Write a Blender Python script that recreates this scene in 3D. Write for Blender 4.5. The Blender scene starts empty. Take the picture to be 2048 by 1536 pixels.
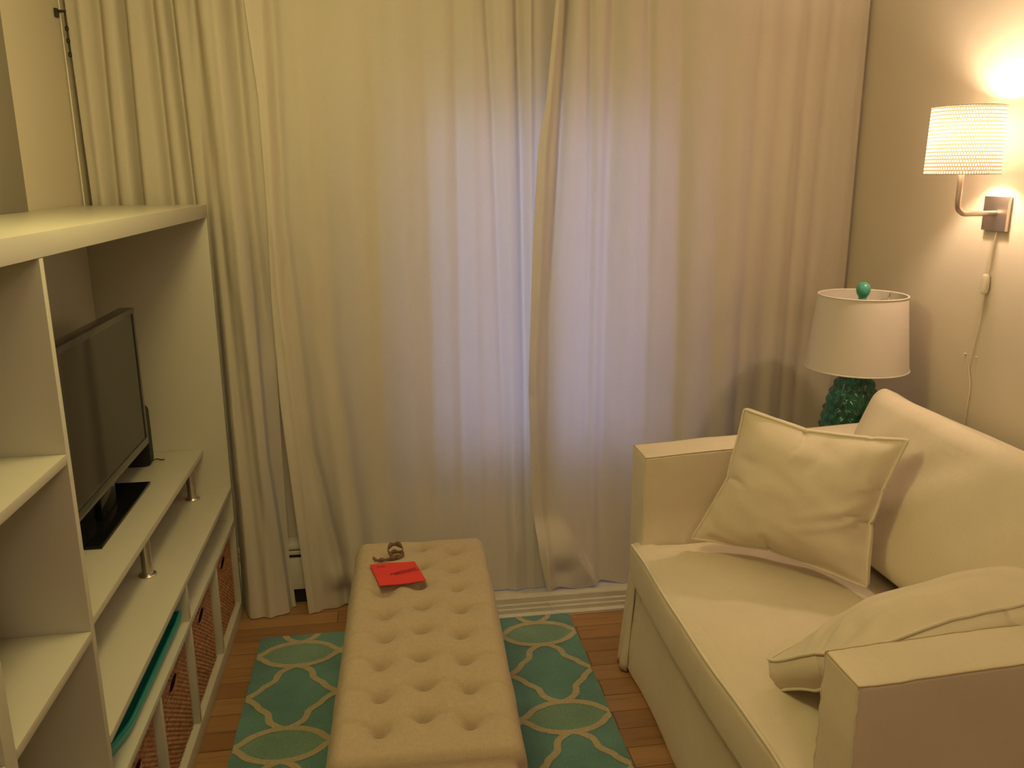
import bpy, bmesh, math, random
from mathutils import Vector, Matrix, noise

S = bpy.context.scene
# ------------------------------------------------------------------ camera
F_PX = 1680.0
RIGHT = Vector((0.98903, -0.14757, -0.00524))
cam_d = bpy.data.cameras.new('camera'); cam = bpy.data.objects.new('camera', cam_d)
S.collection.objects.link(cam)
cam_d.sensor_width = 36.0; cam_d.lens = F_PX * 36.0 / 2048.0; cam_d.clip_start = 0.05
# rows of the rotation: right, down, forward in world space
_vy = Vector((765 - 1024, 350 - 768, F_PX)).normalized()
_vz = -Vector((40, 6800, F_PX)).normalized()
_vx = _vy.cross(_vz).normalized(); _vz = _vx.cross(_vy)
r_ = Vector((_vx[0], _vy[0], _vz[0])); d_ = Vector((_vx[1], _vy[1], _vz[1])); f_ = Vector((_vx[2], _vy[2], _vz[2]))
M = Matrix((r_, -d_, -f_)).transposed().to_4x4(); M.translation = Vector((0, 0, 1.58))
cam.matrix_world = M
S.camera = cam

# ------------------------------------------------------------------ world, light, exposure
S.view_settings.view_transform = 'Standard'; S.view_settings.look = 'None'
S.view_settings.gamma = 1.0; S.view_settings.exposure = 0.32
try: S.view_settings.use_curve_mapping = False
except Exception: pass
w = bpy.data.worlds.new('dusk'); S.world = w; w.use_nodes = True
w.node_tree.nodes['Background'].inputs[0].default_value = (0.46, 0.53, 1.0, 1)
w.node_tree.nodes['Background'].inputs[1].default_value = 2.1

def lamp(name, kind, loc, power, color, **kw):
    l = bpy.data.lights.new(name, kind); l.energy = power; l.color = color
    for k, v in kw.items(): setattr(l, k, v)
    o = bpy.data.objects.new(name, l); o.location = loc; S.collection.objects.link(o); return o
lamp('ceiling_light', 'POINT', (-0.22, 1.62, 2.17), 16.5, (1.0, 0.805, 0.32), shadow_soft_size=0.16)
lamp('fill_light', 'POINT', (0.3, -0.9, 2.2), 12.0, (1.0, 0.74, 0.52), shadow_soft_size=0.20)  # added fill behind the camera, lifts the shaded faces; not a known fixture
lamp('sconce_bulb', 'POINT', (1.640, 2.262, 1.685), 10.5, (1.0, 0.72, 0.50), shadow_soft_size=0.028)

# ------------------------------------------------------------------ helpers
def finish(o, parent=None, label=None, cat=None, group=None, kind=None):
    if parent is not None: o.parent = parent
    if label: o['label'] = label
    if cat: o['category'] = cat
    if group: o['group'] = group
    if kind: o['kind'] = kind
    return o

def obj(name, verts, faces, mat, parent=None, smooth=False, auto=None, mats=None, midx=None, **kw):
    me = bpy.data.meshes.new(name); me.from_pydata([tuple(v) for v in verts], [], faces)
    for m in (mats or [mat]): me.materials.append(m)
    if midx: me.polygons.foreach_set('material_index', midx)
    me.polygons.foreach_set('use_smooth', [smooth] * len(me.polygons))
    me.update()
    if auto is not None:
        me.polygons.foreach_set('use_smooth', [True] * len(me.polygons))
        me.set_sharp_from_angle(angle=math.radians(auto))
    o = bpy.data.objects.new(name, me); S.collection.objects.link(o)
    return finish(o, parent, **kw)

def from_bm(name, bm, mat, parent=None, auto=35, **kw):
    me = bpy.data.meshes.new(name); bmesh.ops.recalc_face_normals(bm, faces=bm.faces); bm.to_mesh(me); bm.free()
    me.materials.append(mat)
    me.polygons.foreach_set('use_smooth', [True] * len(me.polygons))
    me.set_sharp_from_angle(angle=math.radians(auto))
    o = bpy.data.objects.new(name, me); S.collection.objects.link(o)
    return finish(o, parent, **kw)

def empty(name, loc=(0, 0, 0), label=None, cat=None, group=None):
    o = bpy.data.objects.new(name, None); o.location = loc; o.empty_display_size = .05
    S.collection.objects.link(o); return finish(o, None, label, cat, group)

def keep(o, root):
    """parent while keeping world coordinates (root only translated)"""
    o.parent = root; o.matrix_parent_inverse = Matrix.Translation(-root.location); return o

def box_bm(x0, x1, y0, y1, z0, z1, bev=0.002, seg=2):
    bm = bmesh.new(); bmesh.ops.create_cube(bm, size=1)
    for v in bm.verts:
        v.co = Vector((x0 + (v.co.x + .5) * (x1 - x0), y0 + (v.co.y + .5) * (y1 - y0), z0 + (v.co.z + .5) * (z1 - z0)))
    if bev: bmesh.ops.bevel(bm, geom=list(bm.edges), offset=bev, segments=seg, affect='EDGES', profile=.6)
    return bm

def box(name, b, mat, root=None, bev=0.002, **kw):
    o = from_bm(name, box_bm(*b, bev=bev), mat, **kw)
    if root is not None: keep(o, root)
    return o

def tube(pts, r, n=8, closed=False, caps=True):
    pts = [Vector(p) for p in pts]; V = []; Fc = []; N = len(pts)
    up = None
    for i, p in enumerate(pts):
        if closed: t = pts[(i + 1) % N] - pts[i - 1]
        else: t = pts[min(i + 1, N - 1)] - pts[max(i - 1, 0)]
        t.normalize()
        if up is None:
            up = Vector((0, 0, 1)) if abs(t.z) < .9 else Vector((1, 0, 0))
        a = (up - t * up.dot(t)).normalized(); up = a; b = t.cross(a)
        rr = r[i] if isinstance(r, (list, tuple)) else r
        for k in range(n):
            th = 2 * math.pi * k / n; V.append(p + (a * math.cos(th) + b * math.sin(th)) * rr)
    for i in range(N if closed else N - 1):
        j = (i + 1) % N
        for k in range(n):
            k2 = (k + 1) % n; Fc.append((i * n + k, j * n + k, j * n + k2, i * n + k2))
    if not closed and caps:
        Fc.append(tuple(range(n))[::-1]); Fc.append(tuple((N - 1) * n + k for k in range(n)))
    return V, Fc

def lathe(profile, cx, cy, n=48, rfun=None):
    V = []; Fc = []
    for i, (r, z) in enumerate(profile):
        for k in range(n):
            th = 2 * math.pi * k / n
            rr = r if rfun is None else rfun(r, z, th, i)
            V.append(Vector((cx + rr * math.cos(th), cy + rr * math.sin(th), z)))
    for i in range(len(profile) - 1):
        for k in range(n):
            k2 = (k + 1) % n; Fc.append((i * n + k, i * n + k2, (i + 1) * n + k2, (i + 1) * n + k))
    return V, Fc

def spline(pts, n=8, closed=False):
    pts = [Vector(p) for p in pts]; N = len(pts); out = []
    rng = range(N if closed else N - 1)
    for i in rng:
        if closed: p0, p1, p2, p3 = pts[i - 1], pts[i], pts[(i + 1) % N], pts[(i + 2) % N]
        else: p0, p1, p2, p3 = pts[max(i - 1, 0)], pts[i], pts[i + 1], pts[min(i + 2, N - 1)]
        for k in range(n):
            t = k / n
            out.append(0.5 * ((2 * p1) + (p2 - p0) * t + (2 * p0 - 5 * p1 + 4 * p2 - p3) * t * t + (3 * p1 - p0 - 3 * p2 + p3) * t ** 3))
    if not closed: out.append(pts[-1])
    return out

def lerp(a, b, t): return a + (b - a) * t
def interp(tab, z):
    """tab = [(key, value)...] in any key order"""
    tab = sorted(tab)
    if z <= tab[0][0]: return tab[0][1]
    for (a, va), (b, vb) in zip(tab, tab[1:]):
        if z <= b:
            t = (z - a) / (b - a); return va + (vb - va) * t
    return tab[-1][1]
def smooth(t): t = max(0, min(1, t)); return t * t * (3 - 2 * t)
def gs(d, w): return math.exp(-(d / w) ** 2)

# ------------------------------------------------------------------ materials
def mat(name, color, rough=.6, metal=0.0, spec=.5, sheen=0.0, coat=0.0):
    m = bpy.data.materials.new(name); m.use_nodes = True
    p = m.node_tree.nodes['Principled BSDF']
    p.inputs['Base Color'].default_value = (*color, 1); p.inputs['Roughness'].default_value = rough
    p.inputs['Metallic'].default_value = metal; p.inputs['Specular IOR Level'].default_value = spec
    if sheen: p.inputs['Sheen Weight'].default_value = sheen
    if coat: p.inputs['Coat Weight'].default_value = coat
    return m
def NT(m): return m.node_tree, m.node_tree.nodes, m.node_tree.links, m.node_tree.nodes['Principled BSDF']
def coords(nt, scale=(1, 1, 1), rot=(0, 0, 0), gen='Object'):
    tc = nt.nodes.new('ShaderNodeTexCoord'); mp = nt.nodes.new('ShaderNodeMapping')
    mp.inputs['Scale'].default_value = scale; mp.inputs['Rotation'].default_value = rot
    nt.links.new(tc.outputs[gen], mp.inputs['Vector']); return mp.outputs['Vector']
def noise_n(nt, vec, scale, detail=3, rough=.5):
    n = nt.nodes.new('ShaderNodeTexNoise'); n.inputs['Scale'].default_value = scale
    n.inputs['Detail'].default_value = detail; n.inputs['Roughness'].default_value = rough
    nt.links.new(vec, n.inputs['Vector']); return n.outputs['Fac']
def ramp(nt, fac, stops):
    r = nt.nodes.new('ShaderNodeValToRGB'); e = r.color_ramp.elements
    while len(e) < len(stops): e.new(.5)
    for el, (p, c) in zip(e, stops): el.position = p; el.color = (*c, 1)
    nt.links.new(fac, r.inputs['Fac']); return r.outputs['Color']
def bump(nt, h, strength, dist, normal_in=None):
    b = nt.nodes.new('ShaderNodeBump'); b.inputs['Strength'].default_value = strength
    b.inputs['Distance'].default_value = dist; nt.links.new(h, b.inputs['Height'])
    if normal_in is not None: nt.links.new(normal_in, b.inputs['Normal'])
    return b.outputs['Normal']

def weave_fabric(name, color, var=.06, rough=.85, scale=900, bstr=.25, soil=.0, sheen=.15):
    m = mat(name, color, rough, spec=.2, sheen=sheen); nt, N, L, P = NT(m)
    v = coords(nt)
    vx = coords(nt, (scale, scale * .12, scale * .12)); vz = coords(nt, (scale * .12, scale * .12, scale))
    a = noise_n(nt, vx, 1, 2); b = noise_n(nt, vz, 1, 2)
    ad = N.new('ShaderNodeMath'); ad.operation = 'ADD'; L.new(a, ad.inputs[0]); L.new(b, ad.inputs[1])
    lo = tuple(c * (1 - var) for c in color); hi = tuple(min(1, c * (1 + var)) for c in color)
    hf = N.new('ShaderNodeMath'); hf.operation = 'MULTIPLY'; hf.inputs[1].default_value = .5; L.new(ad.outputs[0], hf.inputs[0])
    c1 = ramp(nt, hf.outputs[0], [(.3, lo), (.7, hi)])
    if soil:
        s = noise_n(nt, v, 4, 4, .6)
        mx = N.new('ShaderNodeMix'); mx.data_type = 'RGBA'; mx.blend_type = 'MULTIPLY'
        mx.inputs['Factor'].default_value = 1
        c2 = ramp(nt, s, [(.35, (1, 1, 1)), (.75, (1 - soil, 1 - soil * 1.1, 1 - soil * 1.3))])
        L.new(c1, mx.inputs['A']); L.new(c2, mx.inputs['B']); c1 = mx.outputs['Result']
    L.new(c1, P.inputs['Base Color'])
    n1 = bump(nt, ad.outputs[0], bstr, .0006)
    n2 = bump(nt, noise_n(nt, v, 9, 3), .25, .01, n1)
    L.new(n2, P.inputs['Normal'])
    return m

def plain_noise(name, color, rough, var=.03, scale=6, bs=.05, bd=.002, bscale=120, spec=.4):
    m = mat(name, color, rough, spec=spec); nt, N, L, P = NT(m); v = coords(nt)
    f = noise_n(nt, v, scale, 4)
    L.new(ramp(nt, f, [(.3, tuple(c * (1 - var) for c in color)), (.7, tuple(min(1, c * (1 + var)) for c in color))]), P.inputs['Base Color'])
    L.new(bump(nt, noise_n(nt, v, bscale, 2), bs, bd), P.inputs['Normal'])
    return m

M_wall = plain_noise('wall_paint', (.66, .60, .49), .75, .015, 2.5, .12, .0015, 260, .25)
M_ceil = plain_noise('ceiling_paint', (.82, .79, .70), .85)
M_panel = plain_noise('taupe_panel', (.27, .245, .20), .55, .03, 8, .04, .001, 200)
M_cab = plain_noise('white_laminate', (.63, .61, .52), .30, .012, 3, .02, .0005, 300, .5)
M_heat = plain_noise('heater_enamel', (.70, .68, .58), .45, .02, 4, .03)
M_sill = plain_noise('sill_paint', (.66, .62, .54), .35, .05, 14, .08, .001, 90)
M_dark = mat('dark_gap', (.02, .018, .015), .7)
M_sofa = weave_fabric('sofa_cotton', (.80, .715, .575), .03, .85, 800, .18, soil=.10)
M_pip = weave_fabric('sofa_piping', (.81, .74, .60), .03, .85, 800, .1)
M_seam = mat('seam_thread', (.50, .40, .24), .9)
M_otto = weave_fabric('ottoman_linen', (.50, .405, .285), .10, .9, 700, .5)
M_btn = weave_fabric('button_linen', (.50, .41, .29), .08, .9, 700, .4)
M_metal = mat('brushed_steel', (.62, .58, .54), .32, 1.0)
M_nickel = mat('satin_nickel', (.60, .52, .46), .36, 1.0)
M_tvbez = mat('tv_gloss_plastic', (.06, .058, .054), .25, spec=.5, coat=.3)
M_tvscr = mat('tv_screen', (.030, .029, .026), .09, spec=.6)
M_tvbase = mat('tv_base_gloss', (.008, .008, .009), .12, spec=.3)
M_router = plain_noise('black_plastic', (.018, .018, .018), .5, .1)
M_teal = plain_noise('teal_plastic', (.02, .34, .32), .35, .04, 5, .03)
M_red = plain_noise('red_paper', (.75, .05, .04), .7, .03, 20, .05)
M_ink = mat('ink', (.16, .012, .012), .8)
M_cordw = mat('white_cord', (.80, .76, .64), .5)
M_leaf = plain_noise('brown_ribbon', (.16, .095, .065), .6, .25, 60, .4, .003, 80)
M_brk = mat('black_bracket', (.02, .018, .015), .5)

def curtain_mat():
    m = bpy.data.materials.new('curtain_linen'); m.use_nodes = True; nt = m.node_tree; N = nt.nodes; L = nt.links
    N.remove(N['Principled BSDF']); out = N['Material Output']
    v = coords(nt)
    a = noise_n(nt, coords(nt, (700, 60, 60)), 1, 2); b = noise_n(nt, coords(nt, (60, 60, 700)), 1, 2)
    ad = N.new('ShaderNodeMath'); ad.operation = 'ADD'; L.new(a, ad.inputs[0]); L.new(b, ad.inputs[1])
    hf = N.new('ShaderNodeMath'); hf.operation = 'MULTIPLY'; hf.inputs[1].default_value = .5; L.new(ad.outputs[0], hf.inputs[0])
    c = ramp(nt, hf.outputs[0], [(.3, (.73, .675, .58)), (.7, (.79, .73, .63))])
    d = N.new('ShaderNodeBsdfDiffuse'); t = N.new('ShaderNodeBsdfTranslucent'); mx = N.new('ShaderNodeMixShader')
    L.new(c, d.inputs['Color']); t.inputs['Color'].default_value = (.75, .72, .68, 1)
    mx.inputs[0].default_value = .22
    nn = bump(nt, ad.outputs[0], .35, .0008)
    nn = bump(nt, noise_n(nt, coords(nt, (5, 5, 1.6)), 1.6, 3), .5, .02, nn)
    L.new(nn, d.inputs['Normal']); L.new(d.outputs[0], mx.inputs[1]); L.new(t.outputs[0], mx.inputs[2])
    L.new(mx.outputs[0], out.inputs['Surface']); return m
M_curt = curtain_mat()

def floor_mat():
    m = mat('oak_floor', (.4, .2, .08), .35, spec=.45); nt, N, L, P = NT(m)
    v = coords(nt, (1, 1, 1))
    br = N.new('ShaderNodeTexBrick'); br.inputs['Scale'].default_value = 1.0
    br.inputs['Brick Width'].default_value = .62; br.inputs['Row Height'].default_value = .083
    br.inputs['Mortar Size'].default_value = .0012; br.inputs['Mortar Smooth'].default_value = .3
    br.offset = .37; br.inputs['Bias'].default_value = 0
    br.inputs['Color1'].default_value = (.46, .265, .12, 1); br.inputs['Color2'].default_value = (.30, .16, .07, 1)
    br.inputs['Mortar'].default_value = (.06, .025, .01, 1)
    L.new(v, br.inputs['Vector'])
    g = noise_n(nt, coords(nt, (2.2, 45, 1)), 1.5, 5, .6)
    gc = ramp(nt, g, [(.3, (.62, .55, .5)), (.5, (1, 1, 1)), (.75, (1.0, .86, .72))])
    mx = N.new('ShaderNodeMix'); mx.data_type = 'RGBA'; mx.blend_type = 'MULTIPLY'; mx.inputs['Factor'].default_value = .85
    L.new(br.outputs['Color'], mx.inputs['A']); L.new(gc, mx.inputs['B']); L.new(mx.outputs['Result'], P.inputs['Base Color'])
    L.new(bump(nt, br.outputs['Fac'], -.25, .002, bump(nt, g, .08, .002)), P.inputs['Normal']); return m
M_floor = floor_mat()

def rug_mat(name, c, var):
    m = mat(name, c, .95, spec=.1, sheen=.2); nt, N, L, P = NT(m); v = coords(nt)
    f = noise_n(nt, v, 5, 3); g = noise_n(nt, v, 260, 2)
    c1 = ramp(nt, f, [(.35, tuple(x * (1 - var) for x in c)), (.7, tuple(x * (1 + var) for x in c))])
    c2 = ramp(nt, g, [(.3, (.72, .72, .72)), (.7, (1, 1, 1))])
    mx = N.new('ShaderNodeMix'); mx.data_type = 'RGBA'; mx.blend_type = 'MULTIPLY'; mx.inputs['Factor'].default_value = 1
    L.new(c1, mx.inputs['A']); L.new(c2, mx.inputs['B']); L.new(mx.outputs['Result'], P.inputs['Base Color'])
    L.new(bump(nt, g, .9, .003), P.inputs['Normal']); return m
M_rug = rug_mat('rug_teal', (.17, .36, .335), .16); M_rugo = rug_mat('rug_pale_green', (.25, .42, .32), .12); M_rugl = rug_mat('rug_cream_line', (.62, .53, .33), .08)

def wick_mat():
    m = mat('wicker', (.25, .1, .04), .6, spec=.3); nt, N, L, P = NT(m)
    v = coords(nt); f = noise_n(nt, coords(nt, (60, 20, 160)), 1, 3)
    L.new(ramp(nt, f, [(.25, (.20, .085, .042)), (.5, (.44, .215, .115)), (.8, (.66, .36, .20))]), P.inputs['Base Color'])
    L.new(bump(nt, noise_n(nt, v, 300, 2), .4, .002), P.inputs['Normal']); return m
M_wick = wick_mat()

def shade_mat(name, patterned):
    m = bpy.data.materials.new(name); m.use_nodes = True; nt = m.node_tree; N = nt.nodes; L = nt.links
    N.remove(N['Principled BSDF']); out = N['Material Output']
    d = N.new('ShaderNodeBsdfDiffuse'); t = N.new('ShaderNodeBsdfTranslucent'); mx = N.new('ShaderNodeMixShader')
    if patterned:
        tc = N.new('ShaderNodeTexCoord')
        br = N.new('ShaderNodeTexBrick'); br.offset = .5; br.squash = 1
        br.inputs['Scale'].default_value = 1; br.inputs['Brick Width'].default_value = .25; br.inputs['Row Height'].default_value = .25
        br.inputs['Mortar Size'].default_value = .062; br.inputs['Mortar Smooth'].default_value = .5
        br.inputs['Color1'].default_value = (1, 1, 1, 1); br.inputs['Color2'].default_value = (1, 1, 1, 1); br.inputs['Mortar'].default_value = (0, 0, 0, 1)
        mp = N.new('ShaderNodeMapping'); mp.inputs['Scale'].default_value = (22, 4.6, 1)
        L.new(tc.outputs['UV'], mp.inputs['Vector']); L.new(mp.outputs['Vector'], br.inputs['Vector'])
        tcol = ramp(nt, br.outputs['Color'], [(0, (.09, .055, .032)), (1, (.32, .28, .23))])
        L.new(tcol, t.inputs['Color']); d.inputs['Color'].default_value = (.72, .6, .48, 1); mx.inputs[0].default_value = .5; mask = br.outputs['Color']
    else:
        g = noise_n(nt, coords(nt, (250, 250, 900)), 1, 2)
        L.new(ramp(nt, g, [(.3, (.76, .70, .63)), (.7, (.82, .76, .68))]), d.inputs['Color'])
        t.inputs['Color'].default_value = (.6, .55, .5, 1); mx.inputs[0].default_value = .12
    L.new(d.outputs[0], mx.inputs[1]); L.new(t.outputs[0], mx.inputs[2]); L.new(mx.outputs[0], out.inputs['Surface'])
    if patterned:
        tr = N.new('ShaderNodeBsdfTransparent'); m2 = N.new('ShaderNodeMixShader'); mu = N.new('ShaderNodeMath'); mu.operation = 'MULTIPLY'; mu.inputs[1].default_value = .28
        L.new(mask, mu.inputs[0]); L.new(mu.outputs[0], m2.inputs[0]); L.new(mx.outputs[0], m2.inputs[1]); L.new(tr.outputs[0], m2.inputs[2]); L.new(m2.outputs[0], out.inputs['Surface'])
    return m
M_shade = shade_mat('linen_shade', False); M_sshade = shade_mat('woven_shade', True)

def ceramic():
    m = mat('green_glaze', (.012, .12, .085), .2, spec=.5, coat=.4); nt, N, L, P = NT(m)
    f = noise_n(nt, coords(nt), 30, 3)
    L.new(ramp(nt, f, [(.3, (.008, .075, .05)), (.7, (.02, .16, .11))]), P.inputs['Base Color']); return m
M_cer = ceramic()
M_fin = plain_noise('finial_glaze', (.07, .30, .22), .3, .15, 30, .02, .001)
def glass():
    m = bpy.data.materials.new('pane_glass'); m.use_nodes = True; P = m.node_tree.nodes['Principled BSDF']
    P.inputs['Transmission Weight'].default_value = 1; P.inputs['Roughness'].default_value = 0.0; P.inputs['IOR'].default_value = 1.0
    return m
M_glass = glass()

# ------------------------------------------------------------------ room shell
XL, XR, YB, YF, ZC = -0.968, 1.775, 3.06, -2.3, 2.45
def struct(name, b, m, bev=0): return box(name, b, m, bev=bev, kind='structure')
struct('floor', (XL - .1, XR + .1, YF - .1, YB + .1, -.08, 0), M_floor)
struct('ceiling', (XL - .1, XR + .1, YF - .1, YB + .1, ZC, ZC + .08), M_ceil)
struct('wall_left', (XL - .1, XL, YF - .1, YB + .1, 0, ZC), M_wall)
struct('wall_right', (XR, XR + .1, YF - .1, YB + .1, 0, ZC), M_wall)
struct('wall_front', (XL, XR, YF - .1, YF, 0, ZC), M_wall)
WX0, WX1, WZ0, WZ1 = .165, .96, .56, 1.80
def wall_back():
    bm = bmesh.new()
    for b in ((XL, WX0, YB, YB + .1, 0, ZC), (WX1, XR, YB, YB + .1, 0, ZC), (WX0, WX1, YB, YB + .1, 0, WZ0), (WX0, WX1, YB, YB + .1, WZ1, ZC)):
        t = box_bm(*b, bev=0); me = bpy.data.meshes.new('t'); t.to_mesh(me); t.free(); bm.from_mesh(me); bpy.data.meshes.remove(me)
    return from_bm('wall_back', bm, M_wall, kind='structure')
wall_back()
wf = empty('window_1', (WX0, YB, WZ0)); wf['kind'] = 'structure'
for i, b in enumerate(((WX0, WX1, YB + .02, YB + .06, WZ0, WZ0 + .03), (WX0, WX1, YB + .02, YB + .06, WZ1 - .03, WZ1),
          (WX0, WX0 + .02, YB + .02, YB + .06, WZ0 + .03, WZ1 - .03), (WX1 - .02, WX1, YB + .02, YB + .06, WZ0 + .03, WZ1 - .03))):
    box('window_frame', b, M_sill, wf, .001)
box('window_pane', (WX0 + .02, WX1 - .02, YB + .038, YB + .042, WZ0 + .03, WZ1 - .03), M_glass, wf, 0)

# stepped sill of the sliding door track along the curtain wall
def sill():
    prof = [(2.742, 0), (2.742, .010), (2.748, .014), (2.756, .016), (2.757, .030), (2.764, .032), (2.766, .028), (2.771, .028),
            (2.772, .040), (2.780, .042), (2.782, .038), (2.787, .038), (2.788, .058), (2.792, .063), (2.812, .063), (2.814, .048), (2.90, .045), (2.99, .045), (2.99, 0)]
    x0, x1 = -.10, XR - .001; n = len(prof)
    V = [(x0, y, z) for y, z in prof] + [(x1, y, z) for y, z in prof]
    Fc = [(i, i + 1, n + i + 1, n + i) for i in range(n - 1)] + [tuple(range(n))[::-1], tuple(range(n, 2 * n)), (n - 1, 0, n, 2 * n - 1)]
    return obj('trim_1', V, Fc, M_sill, auto=30, kind='structure')
sill()

# ------------------------------------------------------------------ heater at the wall foot
h = empty('baseboard_heater', (-.5, 3.0, 0), 'low cream metal baseboard heater seen in the gap between the two left curtains', 'heater')
box('body', (XL + .004, -.13, 2.985, 3.055, .06, .185), M_heat, h, .004)
box('top_cap', (XL + .004, -.13, 2.985, 3.055, .222, .245), M_heat, h, .006)
box('damper', (XL + .004, -.13, 2.988, 3.055, .200, .216), M_heat, h, .003)
box('inner_cavity', (XL + .006, -.132, 3.0, 3.054, .0, .2225), M_dark, h, 0)

# ------------------------------------------------------------------ curtains
def curtain(name, xl, xr, ztop, zbot, ybase, folds, extra=None, nx=260, nz=110, root_label=None, hem=True):
    V = []; Fc = []
    for j in range(nz + 1):
        t = j / nz
        for i in range(nx + 1):
            u = i / nx
            zb = zbot(u) if callable(zbot) else zbot
            z = lerp(ztop, zb, t)
            x = lerp(interp(xl, z), interp(xr, z), u)
            y = ybase(x, z, u)
            for f in folds:
                y += interp(f[1], z) * gs(x - interp(f[0], z), interp(f[2], z) if isinstance(f[2], list) else f[2])
            y += .006 * noise.noise(Vector((x * 7, z * 1.3, len(name)))) + .0018 * noise.noise(Vector((x * 25, z * 9, 3)))
            p = Vector((x, y, z))
            if extra: p = extra(p, u, t)
            V.append(p)
    w = nx + 1
    for j in range(nz):
        for i in range(nx): Fc.append((j * w + i, j * w + i + 1, (j + 1) * w + i + 1, (j + 1) * w + i))
    return obj(name, V, Fc, M_curt, smooth=True, **root_label)

def F(xs, d, w): return (xs, d if isinstance(d, list) else [(0, d)], w)
# left bunched curtain
def yA(x, z, u):
    y = 2.992 if x < -.588 else lerp(2.992, 2.918, smooth((x + .588) / .045))
    y += .034 * smooth((x - interp([(1.5, -.455), (.6, -.447), (0, -.408)], z)) / .007) * smooth((1.5 - z) / .5)
    y += .035 * smooth((u - .86) / .14)
    return y
fA = [F([(2.1, -.868), (1.5, -.879), (0, -.88)], .045, .017), F([(2.1, -.793), (1.5, -.80), (0, -.81)], .055, .013), F([(2.1, -.705), (1.5, -.70), (0, -.69)], .040, .016),
      F([(2.1, -.645), (1.5, -.632), (0, -.62)], .048, .013), F([(2.1, -.565), (1.5, -.545), (.8, -.53), (.05, -.50)], [(2.1, .050), (.6, .022), (0, .008)], .020),
      F([(2.1, -.447), (1.5, -.44), (1.0, -.43)], [(2.1, .065), (1.2, .040), (.9, 0)], .024),
      F([(1.3, -.515), (.6, -.49), (0, -.455)], [(1.3, 0), (.9, .014), (.3, .018), (0, .010)], .018),
      F([(2.1, -.495), (0, -.47)], -.008, .014), F([(2.1, -.91), (0, -.91)], -.012, .014)]
def exA(p, u, t):
    if t > .8: p.y -= .03 * ((t - .8) / .2) ** 2 * smooth((p.x + .62) / .1)
    return p
curtain('curtain', [(2.2, -.955), (1.5, -.945), (0, -.94)], [(2.2, -.375), (1.82, -.375), (1.17, -.395), (.54, -.402), (.2, -.402), (0, -.388)],
        2.40, .004, yA, fA, exA, 330, 110,
        dict(label='narrow bunched cream curtain at the far left, hanging behind the white shelving unit', cat='curtain', group='cream floor-length curtains'))
# wide middle curtain
def yB(x, z, u):
    y = 2.935 - .012 * smooth((1.2 - z) / 1.0)
    y -= .03 * smooth((.06 - u) / .06)                      # left edge stands forward
    y = lerp(y, 2.872, smooth((.5 - z) / .5) * smooth((u - .1) / .25))
    return y
def zB(u): return lerp(.004, .052, smooth((u - .12) / .18))
fB = [F([(1.97, -.325), (1.45, -.338), (.63, -.292), (.09, -.20)], [(2.2, .022), (1.2, .020), (.5, .026), (0, .034)], .020),
      F([(2.1, -.352), (1.2, -.362), (.6, -.33), (0, -.30)], -.012, .012),
      F([(2.2, -.25), (1.0, -.24), (.2, -.17)], [(2.2, -.004), (.6, -.012), (0, -.02)], .03),
      F([(2.2, -.19), (1.0, -.20), (.1, -.12)], [(2.2, .008), (0, .020)], .03),
      F([(2.2, -.09), (0, -.10)], -.007, .04), F([(2.12, -.001), (1.16, -.026), (0, -.02)], .011, .03), F([(2.2, .07), (0, .08)], -.008, .035),
      F([(2.2, .155), (0, .15)], .007, .02), F([(2.2, .21), (0, .21)], -.007, .02),
      F([(2.13, .255), (.6, .25)], [(2.2, .013), (1.4, .010), (.6, .007), (0, .006)], .016), F([(2.2, .305), (0, .31)], -.008, .018),
      F([(2.13, .358), (1.82, .374), (1.15, .392), (.59, .405)], [(2.2, .022), (1.4, .015), (.7, .010), (0, .004)], .014),
      F([(2.2, .415), (1.0, .435)], -.010, .018),
      F([(2.13, .462), (1.66, .473), (.85, .484)], [(2.2, .035), (1.2, .028), (.7, .016), (0, .006)], .015),
      F([(2.2, .50), (1.6, .505)], [(2.2, -.012), (1.2, -.005)], .010)]
def exB(p, u, t):
    # crumple where the ottoman end pushes the cloth
    d = math.hypot((p.x + .215) / .05, (p.z - .14) / .05); p.y -= .022 * math.exp(-d * d)
    d = math.hypot((p.x + .205) / .04, (p.z - .06) / .03); p.y += .018 * math.exp(-d * d)
    p.y += .022 * smooth((u - .93) / .07)
    return p
curtain('curtain', [(2.11, -.403), (1.82, -.382), (1.5, -.380), (1.17, -.387), (.82, -.384), (.44, -.361), (0, -.336)],
        [(2.2, .60), (0, .60)], 2.40, zB, yB, fB, exB, 380, 130,
        dict(label='wide cream curtain in the middle, falling behind the tufted bench', cat='curtain', group='cream floor-length curtains'))
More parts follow.
